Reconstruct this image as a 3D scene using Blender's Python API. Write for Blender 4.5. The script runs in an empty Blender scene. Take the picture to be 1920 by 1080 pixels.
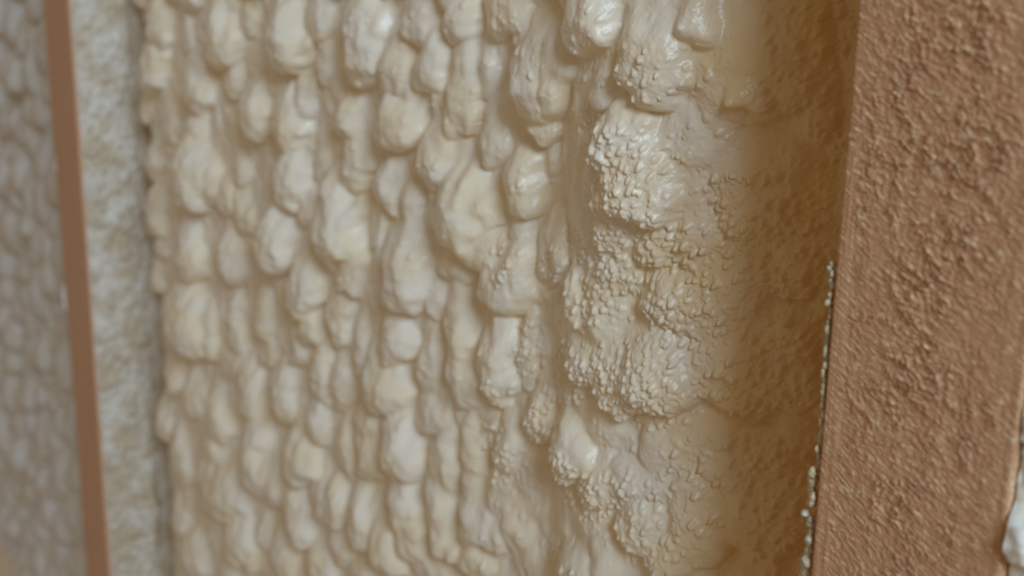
import bpy, math
import numpy as np
from mathutils import Matrix, Vector

# ------------------------------------------------------------------ camera, sky, key light, exposure
scene = bpy.context.scene
F_PX = 1800.0                                    # focal length in pixels of the 1920 px frame
CAM = np.array([95.56, -179.6, 0.0])             # millimetres; stud fronts lie in y = 0, the wall runs along x
YAW, PITCH, ROLL = 0.8177, 0.1968, 0.0161

def cam_axes():
    f = np.array([-math.sin(YAW)*math.cos(PITCH), math.cos(YAW)*math.cos(PITCH), -math.sin(PITCH)])
    r0 = np.array([math.cos(YAW), math.sin(YAW), 0.0]); u0 = np.cross(r0, f)
    r = math.cos(ROLL)*r0 + math.sin(ROLL)*u0
    u = -math.sin(ROLL)*r0 + math.cos(ROLL)*u0
    return r, u, f
CR, CU, CF = cam_axes()

cam_data = bpy.data.cameras.new('camera')
cam = bpy.data.objects.new('camera', cam_data)
scene.collection.objects.link(cam)
scene.camera = cam
cam_data.sensor_width = 36.0
cam_data.lens = 36.0*F_PX/1920.0
cam_data.clip_start = 0.005
cam_data.clip_end = 50
mw = Matrix.Identity(4)
for i in range(3):
    mw[i][0], mw[i][1], mw[i][2], mw[i][3] = CR[i], CU[i], -CF[i], CAM[i]/1000.0
cam.matrix_world = mw
cam_data.dof.use_dof = True
cam_data.dof.focus_distance = 0.232
cam_data.dof.aperture_fstop = cam_data.lens/3.4   # iris about 3.4 mm across

world = bpy.data.worlds.new('World'); scene.world = world
world.use_nodes = True
bg = world.node_tree.nodes['Background']
bg.inputs['Color'].default_value = (1.0, 0.77, 0.51, 1)
bg.inputs['Strength'].default_value = 0.235

def area_light(name, loc, target, size, energy, color):
    d = bpy.data.lights.new(name, 'AREA'); d.shape = 'RECTANGLE'
    d.size, d.size_y = size; d.energy = energy; d.color = color
    o = bpy.data.objects.new(name, d); scene.collection.objects.link(o)
    o.location = loc
    o.rotation_euler = (Vector(target)-Vector(loc)).to_track_quat('-Z', 'Y').to_euler()
    return o
area_light('window_light', (0.93, -0.30, 0.50), (-0.1, 0.02, -0.05), (0.66, 0.46), 12.6, (0.61, 0.81, 1.0))

vs = scene.view_settings
vs.view_transform = 'Standard'; vs.look = 'None'; vs.gamma = 1.0; vs.use_curve_mapping = False
vs.exposure = 0.0
scene.cycles.max_bounces = 12
scene.cycles.diffuse_bounces = 8

# ------------------------------------------------------------------ helpers
rng = np.random.default_rng(7)
W_STUD, S_STUD, DEPTH = 38.0, 466.7, 89.0

def hash2(ix, iy, seed):
    h = (ix.astype(np.int64)*374761393 + iy.astype(np.int64)*668265263 + seed*974634777) & 0xFFFFFFFF
    h = ((h ^ (h >> 13))*1274126177) & 0xFFFFFFFF
    h = ((h ^ (h >> 16))*2246822519) & 0xFFFFFFFF
    return ((h ^ (h >> 15)) & 0xFFFFFF)/float(0x1000000)

def noise(x, y, seed=0):                        # gradient noise, about -1 .. 1
    x0 = np.floor(x); y0 = np.floor(y); fx = x-x0; fy = y-y0
    ix = x0.astype(np.int64); iy = y0.astype(np.int64)
    sx = fx*fx*fx*(fx*(fx*6-15)+10); sy = fy*fy*fy*(fy*(fy*6-15)+10)
    def g(dx, dy):
        a = hash2(ix+dx, iy+dy, seed)*2*math.pi
        return np.cos(a)*(fx-dx) + np.sin(a)*(fy-dy)
    a = g(0, 0)*(1-sx)+g(1, 0)*sx
    b = g(0, 1)*(1-sx)+g(1, 1)*sx
    return (a*(1-sy)+b*sy)*1.5

def fbm(x, y, seed=0, octs=3, gain=0.5):
    s = 0; a = 1.0
    for o in range(octs):
        s = s + a*noise(x*2**o, y*2**o, seed+17*o); a *= gain
    return s

def beads(x, y, cell, seed, keep=None, rmin=0.40, rmax=0.75):
    """rounded beads on a jittered lattice: 0..1 relief; keep = local share of the beads that exist"""
    u = x/cell; v = y/cell
    iu = np.floor(u).astype(np.int64); iv = np.floor(v).astype(np.int64)
    best = np.zeros_like(u)
    for dx in (-1, 0, 1):
        for dy in (-1, 0, 1):
            cx = iu+dx; cy = iv+dy
            px = cx+hash2(cx, cy, seed); py = cy+hash2(cx, cy, seed+1)
            r = rmin+(rmax-rmin)*hash2(cx, cy, seed+2)
            st = hash2(cx, cy, seed+4)*1.6
            ddx = u-px; ddy = v-py
            d2 = (ddx*ddx*(1+st*0.5)+ddy*ddy*(1-0.25*st))/(r*r)
            h = np.exp(-2.4*d2*d2-0.2*d2)*r/rmax
            if keep is not None:
                h = h*np.clip((keep-hash2(cx, cy, seed+3))*4+0.5, 0, 1)
            best = best+h*h*h
    return np.minimum(np.cbrt(best), 1.3)

def smooth(a, b, x):
    t = np.clip((x-a)/(b-a), 0, 1); return t*t*(3-2*t)

def pix_ray(px, py):
    d = CF + CR*(px-960)/F_PX + CU*(540-py)/F_PX
    return d

def pix_to_plane(px, py, Y):
    d = pix_ray(px, py); t = (Y-CAM[1])/d[1]
    p = CAM+d*t
    return p, t                                  # t is the depth along the camera axis

def grid_normals(P):
    du = np.gradient(P, axis=1); dv = np.gradient(P, axis=0)
    n = np.cross(du, dv); n /= np.linalg.norm(n, axis=2, keepdims=True)+1e-12
    return n

def mesh_from(name, verts, quads, normals=None, mat=None):
    """verts (n,3) millimetres, quads (m,4)"""
    me = bpy.data.meshes.new(name)
    n, m = len(verts), len(quads)
    me.vertices.add(n); me.loops.add(m*4); me.polygons.add(m)
    me.vertices.foreach_set('co', (np.asarray(verts)/1000.0).astype(np.float32).ravel())
    me.loops.foreach_set('vertex_index', np.asarray(quads, np.int32).ravel())
    me.polygons.foreach_set('loop_start', np.arange(0, m*4, 4, dtype=np.int32))
    me.polygons.foreach_set('use_smooth', np.ones(m, bool))
    me.update(calc_edges=True)
    if normals is not None:
        me.normals_split_custom_set_from_vertices(np.asarray(normals, np.float32).tolist())
    if mat: me.materials.append(mat)
    return me

def link(name, me, parent=None, **props):
    o = bpy.data.objects.new(name, me); scene.collection.objects.link(o)
    if parent is not None:
        o.parent = parent
        o.location = -Vector(parent.location)    # mesh coordinates stay world coordinates
    for k, v in props.items(): o[k] = v
    return o

# ------------------------------------------------------------------ materials
def new_mat(name):
    m = bpy.data.materials.new(name); m.use_nodes = True
    nt = m.node_tree; b = nt.nodes['Principled BSDF']
    return m, nt, b

def nd(nt, kind, **kw):
    n = nt.nodes.new(kind)
    for k, v in kw.items():
        if k in n.inputs: n.inputs[k].default_value = v
        else: setattr(n, k, v)
    return n

def mixc(nt, fac, a, b):
    n = nt.nodes.new('ShaderNodeMix'); n.data_type = 'RGBA'
    for sock, v in ((n.inputs['Factor'], fac), (n.inputs['A'], a), (n.inputs['B'], b)): pass
    fa = [s for s in n.inputs if s.identifier == 'Factor_Float'][0]
    A = [s for s in n.inputs if s.identifier == 'A_Color'][0]
    B = [s for s in n.inputs if s.identifier == 'B_Color'][0]
    for s, v in ((fa, fac), (A, a), (B, b)):
        if hasattr(v, 'is_output'): nt.links.new(v, s)
        else: s.default_value = v
    return [s for s in n.outputs if s.identifier == 'Result_Color'][0]

def mrange(nt, val, a, b, c=0.0, d=1.0):
    n = nd(nt, 'ShaderNodeMapRange'); n.interpolation_type = 'SMOOTHSTEP'
    n.inputs['From Min'].default_value = a; n.inputs['From Max'].default_value = b
    n.inputs['To Min'].default_value = c; n.inputs['To Max'].default_value = d
    nt.links.new(val, n.inputs['Value']); return n.outputs['Result']

def math_n(nt, op, a, b=None):
    n = nd(nt, 'ShaderNodeMath'); n.operation = op
    for s, v in zip(n.inputs, (a, b)):
        if v is None: continue
        if hasattr(v, 'is_output'): nt.links.new(v, s)
        else: s.default_value = v
    return n.outputs[0]

def foam_material(name, pale, cream, amber=None, rough=0.28, spec=0.5, bump=0.00025):
    m, nt, b = new_mat(name)
    tc = nd(nt, 'ShaderNodeTexCoord')
    n1 = nd(nt, 'ShaderNodeTexNoise', Scale=70.0, Detail=3.0)
    nt.links.new(tc.outputs['Object'], n1.inputs['Vector'])
    col = mixc(nt, mrange(nt, n1.outputs['Fac'], 0.35, 0.65), pale, cream)
    if amber is not None:                        # amber foam by the stud, spread wider to paint in the stud's shadow
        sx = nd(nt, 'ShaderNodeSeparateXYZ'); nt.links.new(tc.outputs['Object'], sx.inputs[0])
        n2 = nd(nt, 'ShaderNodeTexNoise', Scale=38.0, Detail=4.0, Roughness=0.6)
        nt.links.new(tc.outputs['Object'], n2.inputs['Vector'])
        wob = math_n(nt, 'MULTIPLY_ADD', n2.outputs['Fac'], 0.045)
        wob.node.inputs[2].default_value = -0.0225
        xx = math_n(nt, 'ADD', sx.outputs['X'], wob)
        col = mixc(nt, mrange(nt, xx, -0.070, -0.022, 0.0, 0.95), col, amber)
    nt.links.new(col, b.inputs['Base Color'])
    n3 = nd(nt, 'ShaderNodeTexNoise', Scale=900.0, Detail=3.0, Roughness=0.6)
    nt.links.new(tc.outputs['Object'], n3.inputs['Vector'])
    bp = nd(nt, 'ShaderNodeBump', Strength=0.6, Distance=bump)
    nt.links.new(n3.outputs['Fac'], bp.inputs['Height'])
    nt.links.new(bp.outputs['Normal'], b.inputs['Normal'])
    b.inputs['Roughness'].default_value = rough
    b.inputs['Specular IOR Level'].default_value = spec
    return m

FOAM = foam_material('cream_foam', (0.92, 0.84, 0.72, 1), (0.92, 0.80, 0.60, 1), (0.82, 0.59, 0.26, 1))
FOAM_FAR = foam_material('grey_foam', (0.70, 0.67, 0.64, 1), (0.68, 0.62, 0.54, 1), rough=0.45)
CRUST = foam_material('overspray_crust', (0.70, 0.65, 0.57, 1), (0.56, 0.46, 0.33, 1), rough=0.5)
WHITE_FOAM = foam_material('white_foam', (0.86, 0.85, 0.80, 1), (0.86, 0.81, 0.68, 1), rough=0.4)

def wood_material(name, c1, c2, c3):
    m, nt, b = new_mat(name)
    tc = nd(nt, 'ShaderNodeTexCoord')
    mp = nd(nt, 'ShaderNodeMapping'); mp.inputs['Scale'].default_value = (420, 420, 9)
    nt.links.new(tc.outputs['Object'], mp.inputs['Vector'])
    g = nd(nt, 'ShaderNodeTexNoise', Scale=1.0, Detail=4.0, Roughness=0.6)
    nt.links.new(mp.outputs[0], g.inputs['Vector'])
    col = mixc(nt, mrange(nt, g.outputs['Fac'], 0.35, 0.68), c1, c2)
    mp1 = nd(nt, 'ShaderNodeMapping'); mp1.inputs['Rotation'].default_value = (0, math.radians(-36), 0)
    nt.links.new(tc.outputs['Object'], mp1.inputs['Vector'])
    mp2 = nd(nt, 'ShaderNodeMapping'); mp2.inputs['Scale'].default_value = (380, 900, 1250)
    nt.links.new(mp1.outputs[0], mp2.inputs['Vector'])
    f = nd(nt, 'ShaderNodeTexNoise', Scale=1.0, Detail=4.0, Roughness=0.65)
    nt.links.new(mp2.outputs[0], f.inputs['Vector'])
    col = mixc(nt, mrange(nt, f.outputs['Fac'], 0.52, 0.66, 0.0, 0.9), col, c3)
    nt.links.new(col, b.inputs['Base Color'])
    bp = nd(nt, 'ShaderNodeBump', Strength=0.9, Distance=0.0006)
    nt.links.new(f.outputs['Fac'], bp.inputs['Height'])
    nt.links.new(bp.outputs['Normal'], b.inputs['Normal'])
    b.inputs['Roughness'].default_value = 0.75
    b.inputs['Specular IOR Level'].default_value = 0.25
    return m
WOOD = wood_material('rough_sawn_wood', (0.60, 0.32, 0.175, 1), (0.67, 0.385, 0.215, 1), (0.88, 0.68, 0.43, 1))
WOOD_FAR = wood_material('red_brown_wood', (0.62, 0.36, 0.23, 1), (0.70, 0.42, 0.27, 1), (0.72, 0.46, 0.30, 1))

def plain_material(name, col):
    m, nt, b = new_mat(name)
    tc = nd(nt, 'ShaderNodeTexCoord'); n = nd(nt, 'ShaderNodeTexNoise', Scale=60.0, Detail=5.0)
    nt.links.new(tc.outputs['Object'], n.inputs['Vector'])
    nt.links.new(mixc(nt, n.outputs['Fac'], col, tuple(c*0.7 for c in col[:3])+(1,)), b.inputs['Base Color'])
    b.inputs['Roughness'].default_value = 0.9
    return m
SHEATH = plain_material('strand_board', (0.40, 0.28, 0.15, 1))

# ------------------------------------------------------------------ setting: the sheathing behind the studs
def box_mesh(name, lo, hi, mat):
    x0, y0, z0 = lo; x1, y1, z1 = hi
    v = [(x0,y0,z0),(x1,y0,z0),(x1,y1,z0),(x0,y1,z0),(x0,y0,z1),(x1,y0,z1),(x1,y1,z1),(x0,y1,z1)]
    q = [(0,3,2,1),(4,5,6,7),(0,1,5,4),(1,2,6,5),(2,3,7,6),(3,0,4,7)]
    me = mesh_from(name, np.array(v, float), np.array(q), None, mat)
    me.polygons.foreach_set('use_smooth', np.zeros(6, bool))
    return me
Z0, Z1 = -370.0, 170.0
link('wall_back', box_mesh('wall_back', (-905, DEPTH, Z0), (260, DEPTH+12, Z1), SHEATH), kind='structure',
     label='sheathing board behind the studs and foam')

# ------------------------------------------------------------------ studs
def spaced(a, b, fa, fb, fine, coarse):
    """coordinates from a to b, fine between fa and fb"""
    out = []
    if fa > a: out.append(np.linspace(a, fa, max(2, int(round((fa-a)/coarse))+1))[:-1])
    out.append(np.linspace(fa, fb, int(round((fb-fa)/fine))+1))
    if b > fb: out.append(np.linspace(fb, b, max(2, int(round((b-fb)/coarse))+1))[1:])
    return np.concatenate(out)

def build_stud(name, x0, mat, fine, fz, relief, label):
    w = W_STUD; r = 0.8
    prof = []; nor = []; sp = []                 # cross-section walked from back left, round the front, to back right
    for y in np.linspace(DEPTH, r+0.5, 14): prof.append((0, y)); nor.append((-1, 0)); sp.append(-y)
    for a in np.linspace(0, math.pi/2, 5):
        prof.append((r-r*math.cos(a), r-r*math.sin(a))); nor.append((-math.cos(a), -math.sin(a))); sp.append(r*a)
    for x in np.linspace(r, w-r, int((w-2*r)/fine))[1:-1]: prof.append((x, 0)); nor.append((0, -1)); sp.append(x)
    for a in np.linspace(0, math.pi/2, 5):
        prof.append((w-r+r*math.sin(a), r-r*math.cos(a))); nor.append((math.sin(a), -math.cos(a))); sp.append(w-r+r*a)
    for y in np.linspace(r+0.5, DEPTH, 14): prof.append((w, y)); nor.append((1, 0)); sp.append(w+y)
    prof = np.array(prof); nor = np.array(nor); sp = np.array(sp)
    zs = spaced(Z0, Z1, fz[0], fz[1], fine, max(fine, 2.0))
    s, z = np.meshgrid(sp, zs)
    d = relief(s, z)
    P = np.zeros(s.shape+(3,))
    P[..., 0] = x0+prof[:, 0]+nor[:, 0]*d
    P[..., 1] = prof[:, 1]+nor[:, 1]*d
    P[..., 2] = z
    nr, nc = s.shape
    idx = np.arange(nr*nc).reshape(nr, nc)
    q = np.stack([idx[:-1, :-1], idx[:-1, 1:], idx[1:, 1:], idx[1:, :-1]], -1).reshape(-1, 4)
    back = np.stack([idx[:-1, -1], idx[:-1, 0], idx[1:, 0], idx[1:, -1]], -1)
    me = mesh_from(name, P.reshape(-1, 3), np.concatenate([q, back]), None, mat)
    o = link(name, me, None, label=label, category='stud', group='wooden wall studs')
    return o

def relief_near(s, z):
    a = math.radians(-36)                        # torn fibres lie slanting down to the right
    wx = s+1.2*noise(s/5, z/5, 3); wz = z+1.2*noise(s/5, z/5, 4)
    u = wx*math.cos(a)+wz*math.sin(a); v = -wx*math.sin(a)+wz*math.cos(a)
    fib = np.clip(1-np.abs(noise(u/2.5, v/0.75, 11))*3.0, 0, 1)*smooth(-0.2, 0.4, noise(u/4.5, v/2.2, 17))
    fib2 = noise(u/1.4, v/0.5, 12)
    lump = fbm(s/0.9, z/0.9, 13, 2)
    patch = np.clip(0.9+0.6*fbm(s/13, z/16, 14, 2), 0.35, 1.6)
    sx = np.clip(s/W_STUD, 0, 1)
    upper = smooth(-95, 10, z)                   # fuzzier towards the upper middle
    env = 0.5+0.75*np.exp(-((sx-0.48-0.05*upper)/0.24)**2)*(0.45+0.55*upper)
    edge = smooth(1.8, 4.6, s+1.6*noise(s*0, z/9, 15)+3.0*smooth(-25, -5, z))*(1-0.45*smooth(W_STUD-7, W_STUD-2, s+2.5*noise(s/4, z/20, 16)))
    groove = 0.10*noise(s/0.55, z/60, 18)+0.08*noise(s/1.3, z/90, 19)
    return (0.50*fib+0.22*fib2+0.15*lump)*patch*env*edge - 0.15*edge + groove*(1-0.8*edge)

def relief_far(s, z):
    return 0.12*fbm(s/3, z/10, 31, 3)+0.15*noise(s/2.0, z/80, 33)

stud_near = build_stud('wall_stud', 0.0, WOOD, 0.24, (-125, 50), relief_near,
    'broad fuzzy rough-sawn orange-brown wooden stud along the right edge, nearest the camera')
stud_far = build_stud('wall_stud', -S_STUD, WOOD_FAR, 1.0, (-300, 100), relief_far,
    'narrow blurred reddish-brown wooden stud at the left with a foam-crusted side')

# ------------------------------------------------------------------ foam fields
SAG = 0.42                                       # lobes droop: every point sinks by this share of its height

def base_recess(x):
    return np.interp(x, [-432, -415, -380, -300, -180, -120, -106, -94, -80, -55, -38, -22, -9, 0],
                        [52,   33,   26,   26,   26,  27, 28.5, 22, 19.5,  25,  33,   41,  45, 42])

# lobes as seen: centre x, centre y, half width, half height (pixels), lean in degrees, height factor
LOBES = [
 # upper left
 (412,62,42,68,0,1),(532,72,56,70,0,1.05),(518,45,26,34,0,.7),(598,32,28,48,0,.8),(362,160,44,54,0,1),(433,150,22,30,0,.9),
 (474,215,38,50,-15,1),(370,238,26,24,0,.9),(508,166,17,18,0,.7),(604,117,18,42,8,.8),(567,182,24,46,12,.8),(538,238,36,60,-8,1),
 (282,130,42,46,0,.9),(290,42,32,46,0,.8),(350,62,17,48,-6,.7),(272,205,30,38,0,.8),(318,228,20,38,0,.4),
 (462,38,22,36,0,.7),(250,60,16,50,0,.5),
 # left, middle
 (358,332,50,66,0,1),(402,345,24,36,-20,.8),(424,372,30,40,-28,.95),(454,405,31,40,-25,.95),(449,325,24,30,-15,.8),
 (537,340,40,56,0,1),(513,455,42,56,0,1.05),(357,474,36,54,0,1),(432,484,32,50,-10,.9),(290,400,36,46,0,.8),(285,305,32,30,0,.8),
 (300,462,27,27,0,.7),(292,522,27,32,0,.8),(622,430,52,76,5,1.05),(580,392,22,30,0,.7),(567,540,44,62,0,1),(596,300,22,40,8,.7),
 (268,355,18,40,0,.6),(270,450,16,40,0,.6),
 # left, lower middle
 (342,608,60,70,0,1.05),(396,626,18,44,0,.9),(438,615,23,60,-8,.95),(440,690,52,24,-8,.8),(489,600,28,58,6,.9),(464,742,30,55,0,.9),
 (528,742,34,50,0,.95),(408,792,32,46,0,.9),(360,750,30,42,0,.7),(322,702,30,34,10,.8),(288,702,20,44,-10,.8),(306,790,38,38,-20,.9),
 (604,700,30,62,0,1),(597,792,27,42,0,.9),(580,612,32,40,0,.9),(636,600,28,56,0,.9),(335,850,24,60,-8,.9),(636,718,27,46,0,.9),
 (500,668,26,26,0,.7),(560,655,24,34,0,.7),
 # left, bottom
 (400,842,40,32,0,.9),(398,885,32,28,-25,.8),(414,928,70,54,-20,1),(476,868,42,66,-6,1),(514,905,24,44,0,.8),(562,862,42,54,-10,1),
 (556,945,30,32,0,.8),(562,985,32,40,0,.95),(612,950,38,46,-20,.9),(448,1022,46,46,-15,1),(492,1002,22,32,-15,.7),(362,1046,44,38,0,.9),
 (337,972,24,38,-18,.8),(532,1055,36,44,-25,.9),(598,1058,34,38,0,.9),(312,925,18,60,0,.6),(300,1035,20,50,0,.6),(430,1080,30,30,0,.8),
 # upper middle
 (675,70,48,92,0,1.05),(731,128,46,62,0,1),(780,45,46,52,0,.95),(857,36,38,48,0,.95),(808,120,38,60,0,.9),(874,130,20,62,0,.8),
 (910,140,20,44,0,.8),(945,28,58,52,0,.9),(1012,142,78,98,0,1.1),(986,66,30,40,0,.7),(648,226,34,40,0,.95),(742,235,54,54,0,1),
 (820,188,24,40,10,.8),(921,262,34,56,-5,1),(1024,222,34,42,0,.8),(770,165,22,40,0,.7),(865,195,30,40,0,.7),(955,205,40,40,0,.6),
 (855,225,24,30,0,.7),(880,210,22,40,0,.7),
 # middle
 (656,305,38,62,0,1),(726,348,34,48,0,1),(822,300,42,54,0,1),(866,292,20,44,0,.7),(972,348,46,60,0,1.05),(862,405,66,76,0,1.05),
 (816,392,26,50,0,.6),(898,385,28,44,0,.6),(903,468,46,42,0,.9),(970,436,28,32,0,.9),(976,508,30,50,0,.95),(708,470,17,62,12,.85),
 (755,512,50,80,0,1.1),(940,532,62,62,0,1.05),(660,505,28,50,10,.8),(850,492,34,40,0,.8),(680,300,18,30,0,.6),(775,420,20,60,0,.5),
 (640,560,22,30,0,.6),
 # lower middle
 (740,642,37,48,0,1),(814,566,25,40,0,.9),(862,582,18,48,-4,.8),(798,680,27,68,6,.95),(862,672,38,100,-12,1.05),(930,682,48,90,4,1.1),
 (993,668,18,68,0,.8),(711,728,54,64,0,1),(740,700,20,50,10,.7),(808,780,46,42,-25,.9),(680,662,22,52,0,.8),(690,795,30,34,0,.8),
 (646,842,24,52,-6,.9),(688,855,40,54,-20,.95),(746,848,50,62,-15,1),(830,860,32,96,8,1.0),(882,862,28,84,0,1.0),(952,836,26,56,8,.95),
 (822,950,30,58,-12,.9),(757,955,38,60,-18,.95),(680,975,34,62,-6,1),(636,946,26,38,0,.9),(828,1008,34,42,-20,.85),(797,1066,44,30,0,.9),
 (892,985,48,50,-20,.95),(724,1030,38,48,-15,.9),(880,1050,42,38,-15,.85),(680,1076,34,28,0,.9),(940,920,34,60,0,.7),(930,1000,30,40,0,.7),
 (770,1015,30,34,0,.8),(640,1025,28,40,0,.8),
 # ridge
 (1095,38,70,76,0,1.1),(1230,112,82,102,0,1.1),(1124,168,32,34,0,.8),(1310,34,46,60,0,1.45),(1372,8,44,30,0,.9),(1172,262,66,50,0,1),
 (1190,352,84,84,0,1.1),(1130,300,30,60,0,.6),(1150,430,44,50,0,.5),(1226,450,44,52,0,.8),(1290,440,50,56,0,.6),(1030,300,24,36,0,.7),
 (1040,470,34,60,0,.7),(1160,510,44,40,0,.5),(1252,572,50,54,0,1),(1070,570,34,56,0,.8),(1086,688,56,50,0,1),(1212,715,88,82,0,1.1),
 (1150,720,34,64,-8,.8),(1016,775,38,62,0,1),(1056,850,54,54,-25,1),(1112,922,62,46,-20,.95),(1196,910,56,34,-10,.9),(1202,992,52,50,0,1),
 (1072,1066,52,36,0,1),(960,985,40,60,0,.6),(1000,1050,30,40,0,.6),(1130,1060,34,40,0,.7),(1260,1040,44,40,0,.8),(1240,850,50,40,0,.6),
 (1300,270,60,60,0,.6),(1310,580,50,60,0,.6),
 # foam beside the near stud
 (1405,125,104,112,0,.55),(1411,166,26,24,0,1.6),(1441,182,18,18,0,1.7),(1500,60,50,60,0,.5),(1440,380,90,100,0,.5),(1392,700,98,88,0,.75),
 (1432,965,86,84,0,.75),(1370,540,70,70,0,.5),(1480,640,44,50,0,.7),(1500,730,30,40,0,.7),(1340,830,60,44,0,.6),(1440,850,50,40,0,.7),
 (1310,990,56,70,0,.6),(1500,500,36,60,0,.6),(1520,200,40,70,0,.5),(1490,830,36,50,0,.7),(1375,880,50,26,0,.7),
]

def px_mask(X, Z, Y, spots):
    """share of beads in a foam field from soft ellipses given where they are seen (pixels)"""
    out = np.zeros_like(X)
    for (cx, cy, rx, ry, amt) in spots:
        p, t = pix_to_plane(cx, cy, Y)
        ex, _ = pix_to_plane(cx+rx, cy, Y); ez, _ = pix_to_plane(cx, cy+ry, Y)
        a = abs(ex[0]-p[0]); b = abs(ez[2]-p[2])
        d = np.sqrt(((X-p[0])/a)**2+((Z-p[2])/b)**2)
        out = np.maximum(out, amt*(1-smooth(0.6, 1.15, d)))
    return out

BEADY = [(1180,280,90,70,.8),(1190,370,95,80,1),(1200,470,110,80,1),(1100,520,110,90,.75),(1250,570,80,80,.8),(1085,690,75,65,1),
         (1210,715,110,95,1),(1020,790,50,90,.9),(1060,870,80,70,1),(1120,920,90,50,1),(1200,920,80,50,.6),(1070,1065,80,40,.8),
         (1220,1000,80,70,.5),(1240,130,80,70,.35),(960,480,40,60,.3),(990,660,30,90,.5),(940,700,40,70,.3),(930,840,50,60,.4),(1140,230,60,40,.5),
         (970,880,50,60,.5)]
BEADY_BROWN = [(1440,480,120,150,.8),(1480,640,90,130,.95),(1400,700,110,90,.6),(1420,860,130,60,.8),(1480,980,90,110,.7),(1530,300,40,120,.6),
         (1330,600,70,90,.7),(1330,480,60,90,.7),(1330,900,70,90,.6),(1420,370,110,80,.6),(1510,130,80,160,.55),(1360,280,90,60,.3)]

def blur(H, n):
    for _ in range(n):
        K = np.pad(H, 1, mode='edge')
        H = (K[1:-1, 1:-1]*4+K[:-2, 1:-1]*2+K[2:, 1:-1]*2+K[1:-1, :-2]*2+K[1:-1, 2:]*2+K[:-2, :-2]+K[2:, 2:]+K[:-2, 2:]+K[2:, :-2])/16
    return H

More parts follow.
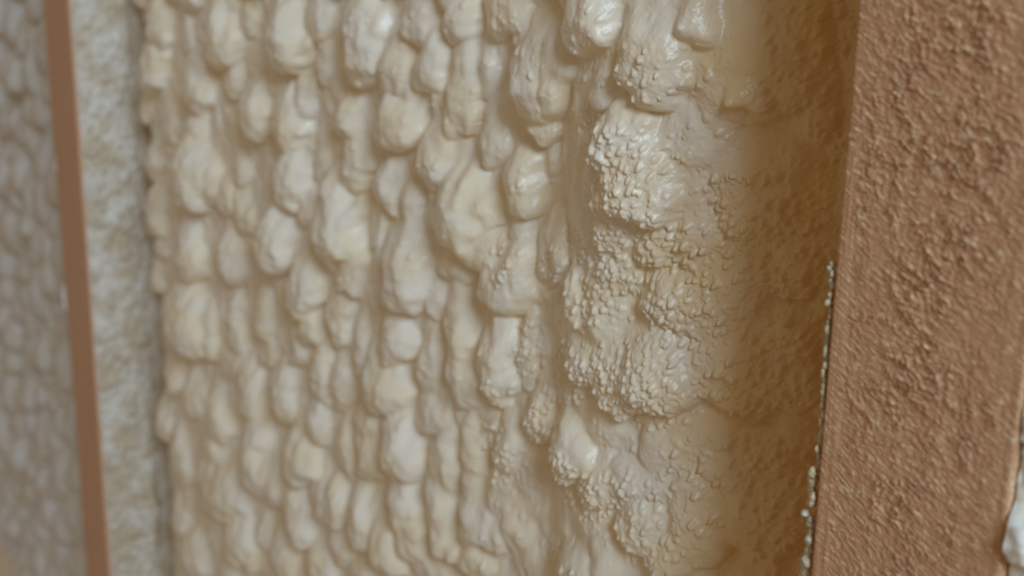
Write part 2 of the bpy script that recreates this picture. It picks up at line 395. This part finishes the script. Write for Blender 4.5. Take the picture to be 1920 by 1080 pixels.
def foam_field(thing_name, label, xs, zs, recess_fn, lobes, mat, beads_fn=None, keep_parts=None, seed=0, group=None, n_blur=1, soft_from=None):
    """a foam filling as one relief; each bulging lobe becomes a part, the rest is the body.
       lobes: x, z, half width a, half height b, height c, lean (mm, degrees)"""
    X, Zg = np.meshgrid(xs, zs)
    R = recess_fn(X)
    low = 1.6*fbm(X/45, Zg/45, seed+50, 2)+1.3*fbm(X/11, Zg/14, seed+56, 2)
    wrink = noise(X/4.2, Zg/11, seed+51)*0.5+noise(X/2.2, Zg/5, seed+52)*0.22
    if soft_from is not None: wrink = wrink*(1-0.75*smooth(soft_from-15, soft_from+15, X))
    wx = 2.0*fbm(X/13, Zg/13, seed+53, 2); wz = 2.0*fbm(X/13, Zg/13, seed+54, 2)
    H = low.copy()
    ID = -np.ones(X.shape, np.int32)
    order = sorted(range(len(lobes)), key=lambda i: -lobes[i][2]*lobes[i][3])
    for i in order:
        lx, lz, a, b, c, lean = lobes[i]
        m = 1.45*max(a, b)+3
        i0, i1 = np.searchsorted(xs, (lx-m, lx+m)); j0, j1 = np.searchsorted(zs, (lz-m, lz+m))
        if i1-i0 < 2 or j1-j0 < 2: continue
        sl = (slice(j0, j1), slice(i0, i1))
        k = min(0.30*min(a, b), 3.0)/2.0
        dx = X[sl]-lx+wx[sl]*k; dz = Zg[sl]-lz+wz[sl]*k
        ca, sa = math.cos(math.radians(lean)), math.sin(math.radians(lean))
        p = dx*ca-dz*sa; q = dx*sa+dz*ca
        up = smooth(-0.35*b, 0.45*b, q)          # soft shoulder above, tight undercut rim below
        d2 = np.abs(p/a)**2.2+np.abs(q/(b*(1+0.30*up)))**2.2
        jc = min(max(np.searchsorted(zs, lz), 0), len(zs)-1); ic = min(max(np.searchsorted(xs, lx), 0), len(xs)-1)
        ride = low[jc, ic]+(0.95 if c > 0.78*min(a, b) else 0.45)*max(0.0, H[jc, ic]-low[jc, ic])
        h = ride-0.2*c+1.2*c*np.clip(1-d2, 0, None)**(0.50+0.40*up)
        h = np.where(d2 < 1, h, -99)
        win = h > H[sl]
        kk = (0.3+1.3*up)*min(1.0, c/4.0)+0.01
        if soft_from is not None: kk = kk+1.1*float(smooth(soft_from-12, soft_from+12, np.float64(lx)))
        bl = np.clip(1-np.abs(h-H[sl])/kk, 0, None)
        H[sl] = np.maximum(h, H[sl])+bl*bl*kk*0.25
        ID[sl] = np.where(win, i, ID[sl])
    H = blur(H, n_blur)
    H = H+wrink*0.6+0.6*fbm(X/7.5, Zg/7.5, seed+55, 2)
    if beads_fn is not None: H = H+beads_fn(X, Zg)
    P = np.stack([X, R-H, Zg-SAG*np.clip(H, -5, 30)], -1)
    # the filling beds against the studs at both sides
    nr, nc = X.shape
    N = grid_normals(P)
    idx = np.arange(nr*nc).reshape(nr, nc)
    quads = np.stack([idx[:-1, :-1], idx[:-1, 1:], idx[1:, 1:], idx[1:, :-1]], -1).reshape(-1, 4)
    fid = np.where(ID[:-1, :-1] == ID[1:, 1:], ID[:-1, :-1], np.maximum(ID[:-1, 1:], ID[1:, :-1])).ravel()
    fid = ID[:-1, :-1].ravel() if fid is None else fid
    cnt = np.bincount(fid+1, minlength=len(lobes)+1)
    for i in range(len(lobes)):
        if cnt[i+1] < 60 or (keep_parts is not None and not keep_parts(i)): fid[fid == i] = -1
    V = P.reshape(-1, 3); NN = N.reshape(-1, 3)
    root = bpy.data.objects.new(thing_name, None); scene.collection.objects.link(root)
    root.empty_display_size = 0.02
    root.location = (float(xs.mean())/1000, DEPTH/2000, float(zs[0])/1000)
    root['label'] = label; root['category'] = 'foam'
    if group: root['group'] = group
    o = np.argsort(fid, kind='stable'); fs = fid[o]; qs = quads[o]
    cuts = np.flatnonzero(np.diff(fs))+1
    for grp, ids in zip(np.split(qs, cuts), np.split(fs, cuts)):
        i = ids[0]
        used, inv = np.unique(grp, return_inverse=True)
        vv = V[used]; nn = NN[used]; qq = inv.reshape(-1, 4)
        if i < 0:                                # the body also gets the sides and back that bed into the bay
            ring = np.concatenate([idx[0, :], idx[1:, -1], idx[-1, -2::-1], idx[-2:0:-1, 0]])
            m = len(ring); base = len(vv)
            rim = V[ring].copy(); back = rim.copy(); back[:, 1] = DEPTH-0.5
            rn = back-np.array([xs.mean(), 0, zs.mean()]); rn[:, 1] = 0; rn /= np.linalg.norm(rn, axis=1, keepdims=True)
            k = np.arange(m); k2 = (k+1) % m
            side = np.stack([base+k, base+m+k, base+m+k2, base+k2], -1)
            vv = np.concatenate([vv, rim, back]); nn = np.concatenate([nn, rn, rn]); qq = np.concatenate([qq, side])
        me = mesh_from('foam_body' if i < 0 else 'foam_lobe', vv, qq, nn, mat)
        link('foam_body' if i < 0 else 'foam_lobe', me, root)
    return root

# --- middle bay, the filling that fills most of the picture
xs = spaced(-S_STUD+W_STUD+0.4, -0.15, -135, -0.15, 0.36, 0.85)
zs = spaced(Z0, Z1, -125, 48, 0.36, 1.05)
lob = []
KAP = 0.72
for (cx, cy, rx, ry, lean, hf) in LOBES:
    Y = 26.0
    for it in range(4):
        p, t = pix_to_plane(cx, cy, Y)
        v = p-CAM; th = math.atan2(abs(v[0]), v[1])
        wmm = rx*t/F_PX; b = ry*t/F_PX
        a = wmm/math.sqrt(math.cos(th)**2+(KAP*math.sin(th))**2)
        c = KAP*min(a, b)*hf*(1-0.15*float(smooth(1000, 1120, np.float64(cx))))
        Y = float(base_recess(p[0]))-0.5*c
    g = 1.22-0.16*float(smooth(850, 1000, np.float64(cx)))
    lob.append((p[0], p[2]+SAG*0.5*c, a*g, b*(0.5*g+0.55), c*1.05, lean))
n_hand = len(lob)
g2 = np.random.default_rng(21)
pts = [(l[0], l[1], 0.5*(l[2]+l[3])) for l in lob]
for _ in range(6000):                            # lobes beyond the picture's edges
    x = g2.uniform(-424, -8); z = g2.uniform(Z0, Z1); r = g2.uniform(7, 12)
    w = np.array([x, 22.0, z])-CAM; dep = w@CF
    if abs(w@CR)/dep*F_PX < 960 and -25 < 540-(w@CU)/dep*F_PX < 1110: continue
    if all((x-q[0])**2+(z-q[1])**2 > (0.72*(r+q[2]))**2 for q in pts):
        pts.append((x, z, r)); lob.append((x, z, r*g2.uniform(.85, 1.2), r*g2.uniform(.9, 1.3), r*.55, g2.uniform(-20, 20)))

def main_beads(X, Zg):
    k1 = px_mask(X, Zg, 24.0, BEADY)
    k2 = px_mask(X, Zg, 33.0, BEADY_BROWN)
    wx = X+0.35*noise(X/3.5, Zg/3.5, 91); wz = Zg+0.35*noise(X/3.5, Zg/3.5, 92)
    h = 1.05*beads(wx, wz, 2.0, 60, k1*0.88, 0.36, 0.66)+0.3*beads(wx+5, wz, 1.1, 66, k1*0.8)
    h2 = 1.7*beads(wx, wz, 2.5, 70, k2*0.62, 0.28, 0.60)+0.7*beads(wx+3, wz, 1.4, 76, k2*0.65, 0.3, 0.6)
    fine = (0.12*fbm(X/1.2, Zg/1.2, 95, 2))*smooth(-110, -60, X)
    return np.maximum(h, h2)+fine
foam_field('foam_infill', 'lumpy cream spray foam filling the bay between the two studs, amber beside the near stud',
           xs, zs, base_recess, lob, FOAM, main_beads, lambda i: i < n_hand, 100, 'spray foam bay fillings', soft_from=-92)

def random_lobes(x0, x1, z0, z1, rr, seed, kh=0.55):
    g = np.random.default_rng(seed); pts = []; out = []
    for _ in range(4500):
        x = g.uniform(x0, x1); z = g.uniform(z0, z1); r = g.uniform(*rr)
        if all((x-q[0])**2+(z-q[1])**2 > (0.70*(r+q[2]))**2 for q in pts):
            pts.append((x, z, r)); out.append((x, z, r*g.uniform(.85, 1.15), r*g.uniform(.9, 1.35), r*kh, g.uniform(-25, 25)))
    return out

# --- bay behind the far stud
xl = spaced(-900, -S_STUD-0.4, -600, -S_STUD-0.4, 1.1, 1.9)
ll = random_lobes(-898, -S_STUD-2, Z0, Z1, (9, 18), 5, 0.75)
foam_field('foam_infill', 'dim grey lumpy spray foam in the bay beyond the far stud, at the left edge',
           xl, np.arange(Z0, Z1, 1.3), lambda x: np.interp(x, [-900, -500, -475, -467], [20, 20, 16, 10]), ll, FOAM_FAR,
           None, lambda i: -560 < ll[i][0] and -290 < ll[i][1] < 110, 200, 'spray foam bay fillings', n_blur=3)

# --- bay past the near stud
xr = np.arange(W_STUD+0.3, 210, 0.9)
lr = random_lobes(W_STUD+2, 208, Z0, Z1, (4, 9), 9)
foam_field('foam_infill', 'bright white spray foam past the near stud, in the lower right corner',
           xr, np.arange(Z0, Z1, 0.95), lambda x: np.interp(x, [38, 42, 60, 210], [2.5, 2.5, 7, 13]), lr, WHITE_FOAM,
           lambda X, Z: 0.9*beads(X, Z, 2.4, 300), lambda i: lr[i][0] < 70 and -150 < lr[i][1] < -20, 300, 'spray foam bay fillings')

# ------------------------------------------------------------------ overspray crust on the far stud's side
ys = np.linspace(1.2, 62, 100); zc = np.arange(-320, 130, 0.8)
Yc, Zc = np.meshgrid(ys, zc)
rip = beads(Yc+0.8*noise(Yc/4, Zc/4, 41), Zc+0.8*noise(Yc/4, Zc/4, 42), 4.6, 43, np.full_like(Yc, 0.75))
rip2 = 1-np.abs(noise(Yc/9, Zc/3.2, 44))*2
up = smooth(-20, 30, Zc)
edge = smooth(0.0, 2.2, Yc-1.2)
hc = (0.75+3.2*rip*(1-0.6*up)+1.0*np.clip(rip2, 0, 1)*up+0.6*fbm(Yc/7, Zc/7, 45, 2))*edge-0.15
low_lump = np.exp(-((Zc+236)/26)**2-((Yc-24)/7)**2)*6
hc = np.maximum(hc+low_lump, -0.15+0.45*edge)*(1-0.8*smooth(27, 32, Yc))+0.05
Pc = np.stack([-S_STUD+W_STUD+hc, Yc, Zc], -1)
nr, nc = Yc.shape; idx = np.arange(nr*nc).reshape(nr, nc)
qc = np.stack([idx[:-1, :-1], idx[:-1, 1:], idx[1:, 1:], idx[1:, :-1]], -1).reshape(-1, 4)
link('foam_crust', mesh_from('foam_crust', Pc.reshape(-1, 3), qc, None, CRUST), stud_far,
     label='grey-white grainy foam overspray on the side of the stud')

# ------------------------------------------------------------------ beads of foam clinging to the near stud's left corner
def lump(name, c, r, seed, mat, parent, label=None):
    nu, nv = 14, 9
    U, Vv = np.meshgrid(np.linspace(0, 2*math.pi, nu+1)[:-1], np.linspace(0, math.pi, nv))
    d = 1+0.42*noise(np.cos(U)*1.6+seed*3.7, Vv*2.2+np.sin(U)+seed, 400+seed)*np.sin(Vv)
    P = np.stack([c[0]+r[0]*d*np.sin(Vv)*np.cos(U), c[1]+r[1]*d*np.sin(Vv)*np.sin(U), c[2]+r[2]*d*np.cos(Vv)], -1)
    idx = np.arange(nu*nv).reshape(nv, nu); nx = np.roll(idx, -1, axis=1)
    q = np.stack([idx[:-1], nx[:-1], nx[1:], idx[1:]], -1).reshape(-1, 4)
    o = link(name, mesh_from(name, P.reshape(-1, 3), q, None, mat), parent)
    if label: o['label'] = label
    return o
EDGE = [(1557,498,6,10),(1556,518,5,11),(1557,540,5,10),(1554,560,5,12),(1552,585,5,12),(1551,610,5,13),(1549,636,4,13),(1547,662,4,14),
        (1545,690,4,14),(1542,716,4,13),(1541,742,4,13),(1540,768,4,13),(1537,795,5,14),(1535,820,5,13),(1532,845,6,13),(1528,868,8,13),
        (1522,888,10,14),(1519,910,11,15),(1521,932,8,12),(1505,963,9,9),(1514,972,7,8),(1516,990,8,12),(1514,1014,9,12),(1511,1036,10,13),
        (1506,1056,12,14),(1503,1078,12,15),(1500,1100,12,15)]
FRINGE = foam_material('fringe_foam', (0.66, 0.58, 0.43, 1), (0.60, 0.49, 0.30, 1), rough=0.5)
ge = np.random.default_rng(3)
for k, (px, py, rx, ry) in enumerate(EDGE):
    p, t = pix_to_plane(px+3, py, 2.0)
    big = k == 19
    for j in range(1 if big else 2):
        q = (p[0]+0.35+ge.uniform(-.35, .35), 1.7+ge.uniform(-.7, .9), p[2]+(0 if big else (j-.5)*ry*t/F_PX*1.1)+ge.uniform(-.3, .3))
        f = ge.uniform(.65, 1.1)
        lump('foam_bead', q, (max(0.6, rx*t/F_PX*f), 1.3*f, ry*t/F_PX*ge.uniform(.65, 1.0)), 2*k+j, WHITE_FOAM if big else FRINGE, stud_near,
             'pale crumb of foam stuck to the corner of the stud' if big else None)
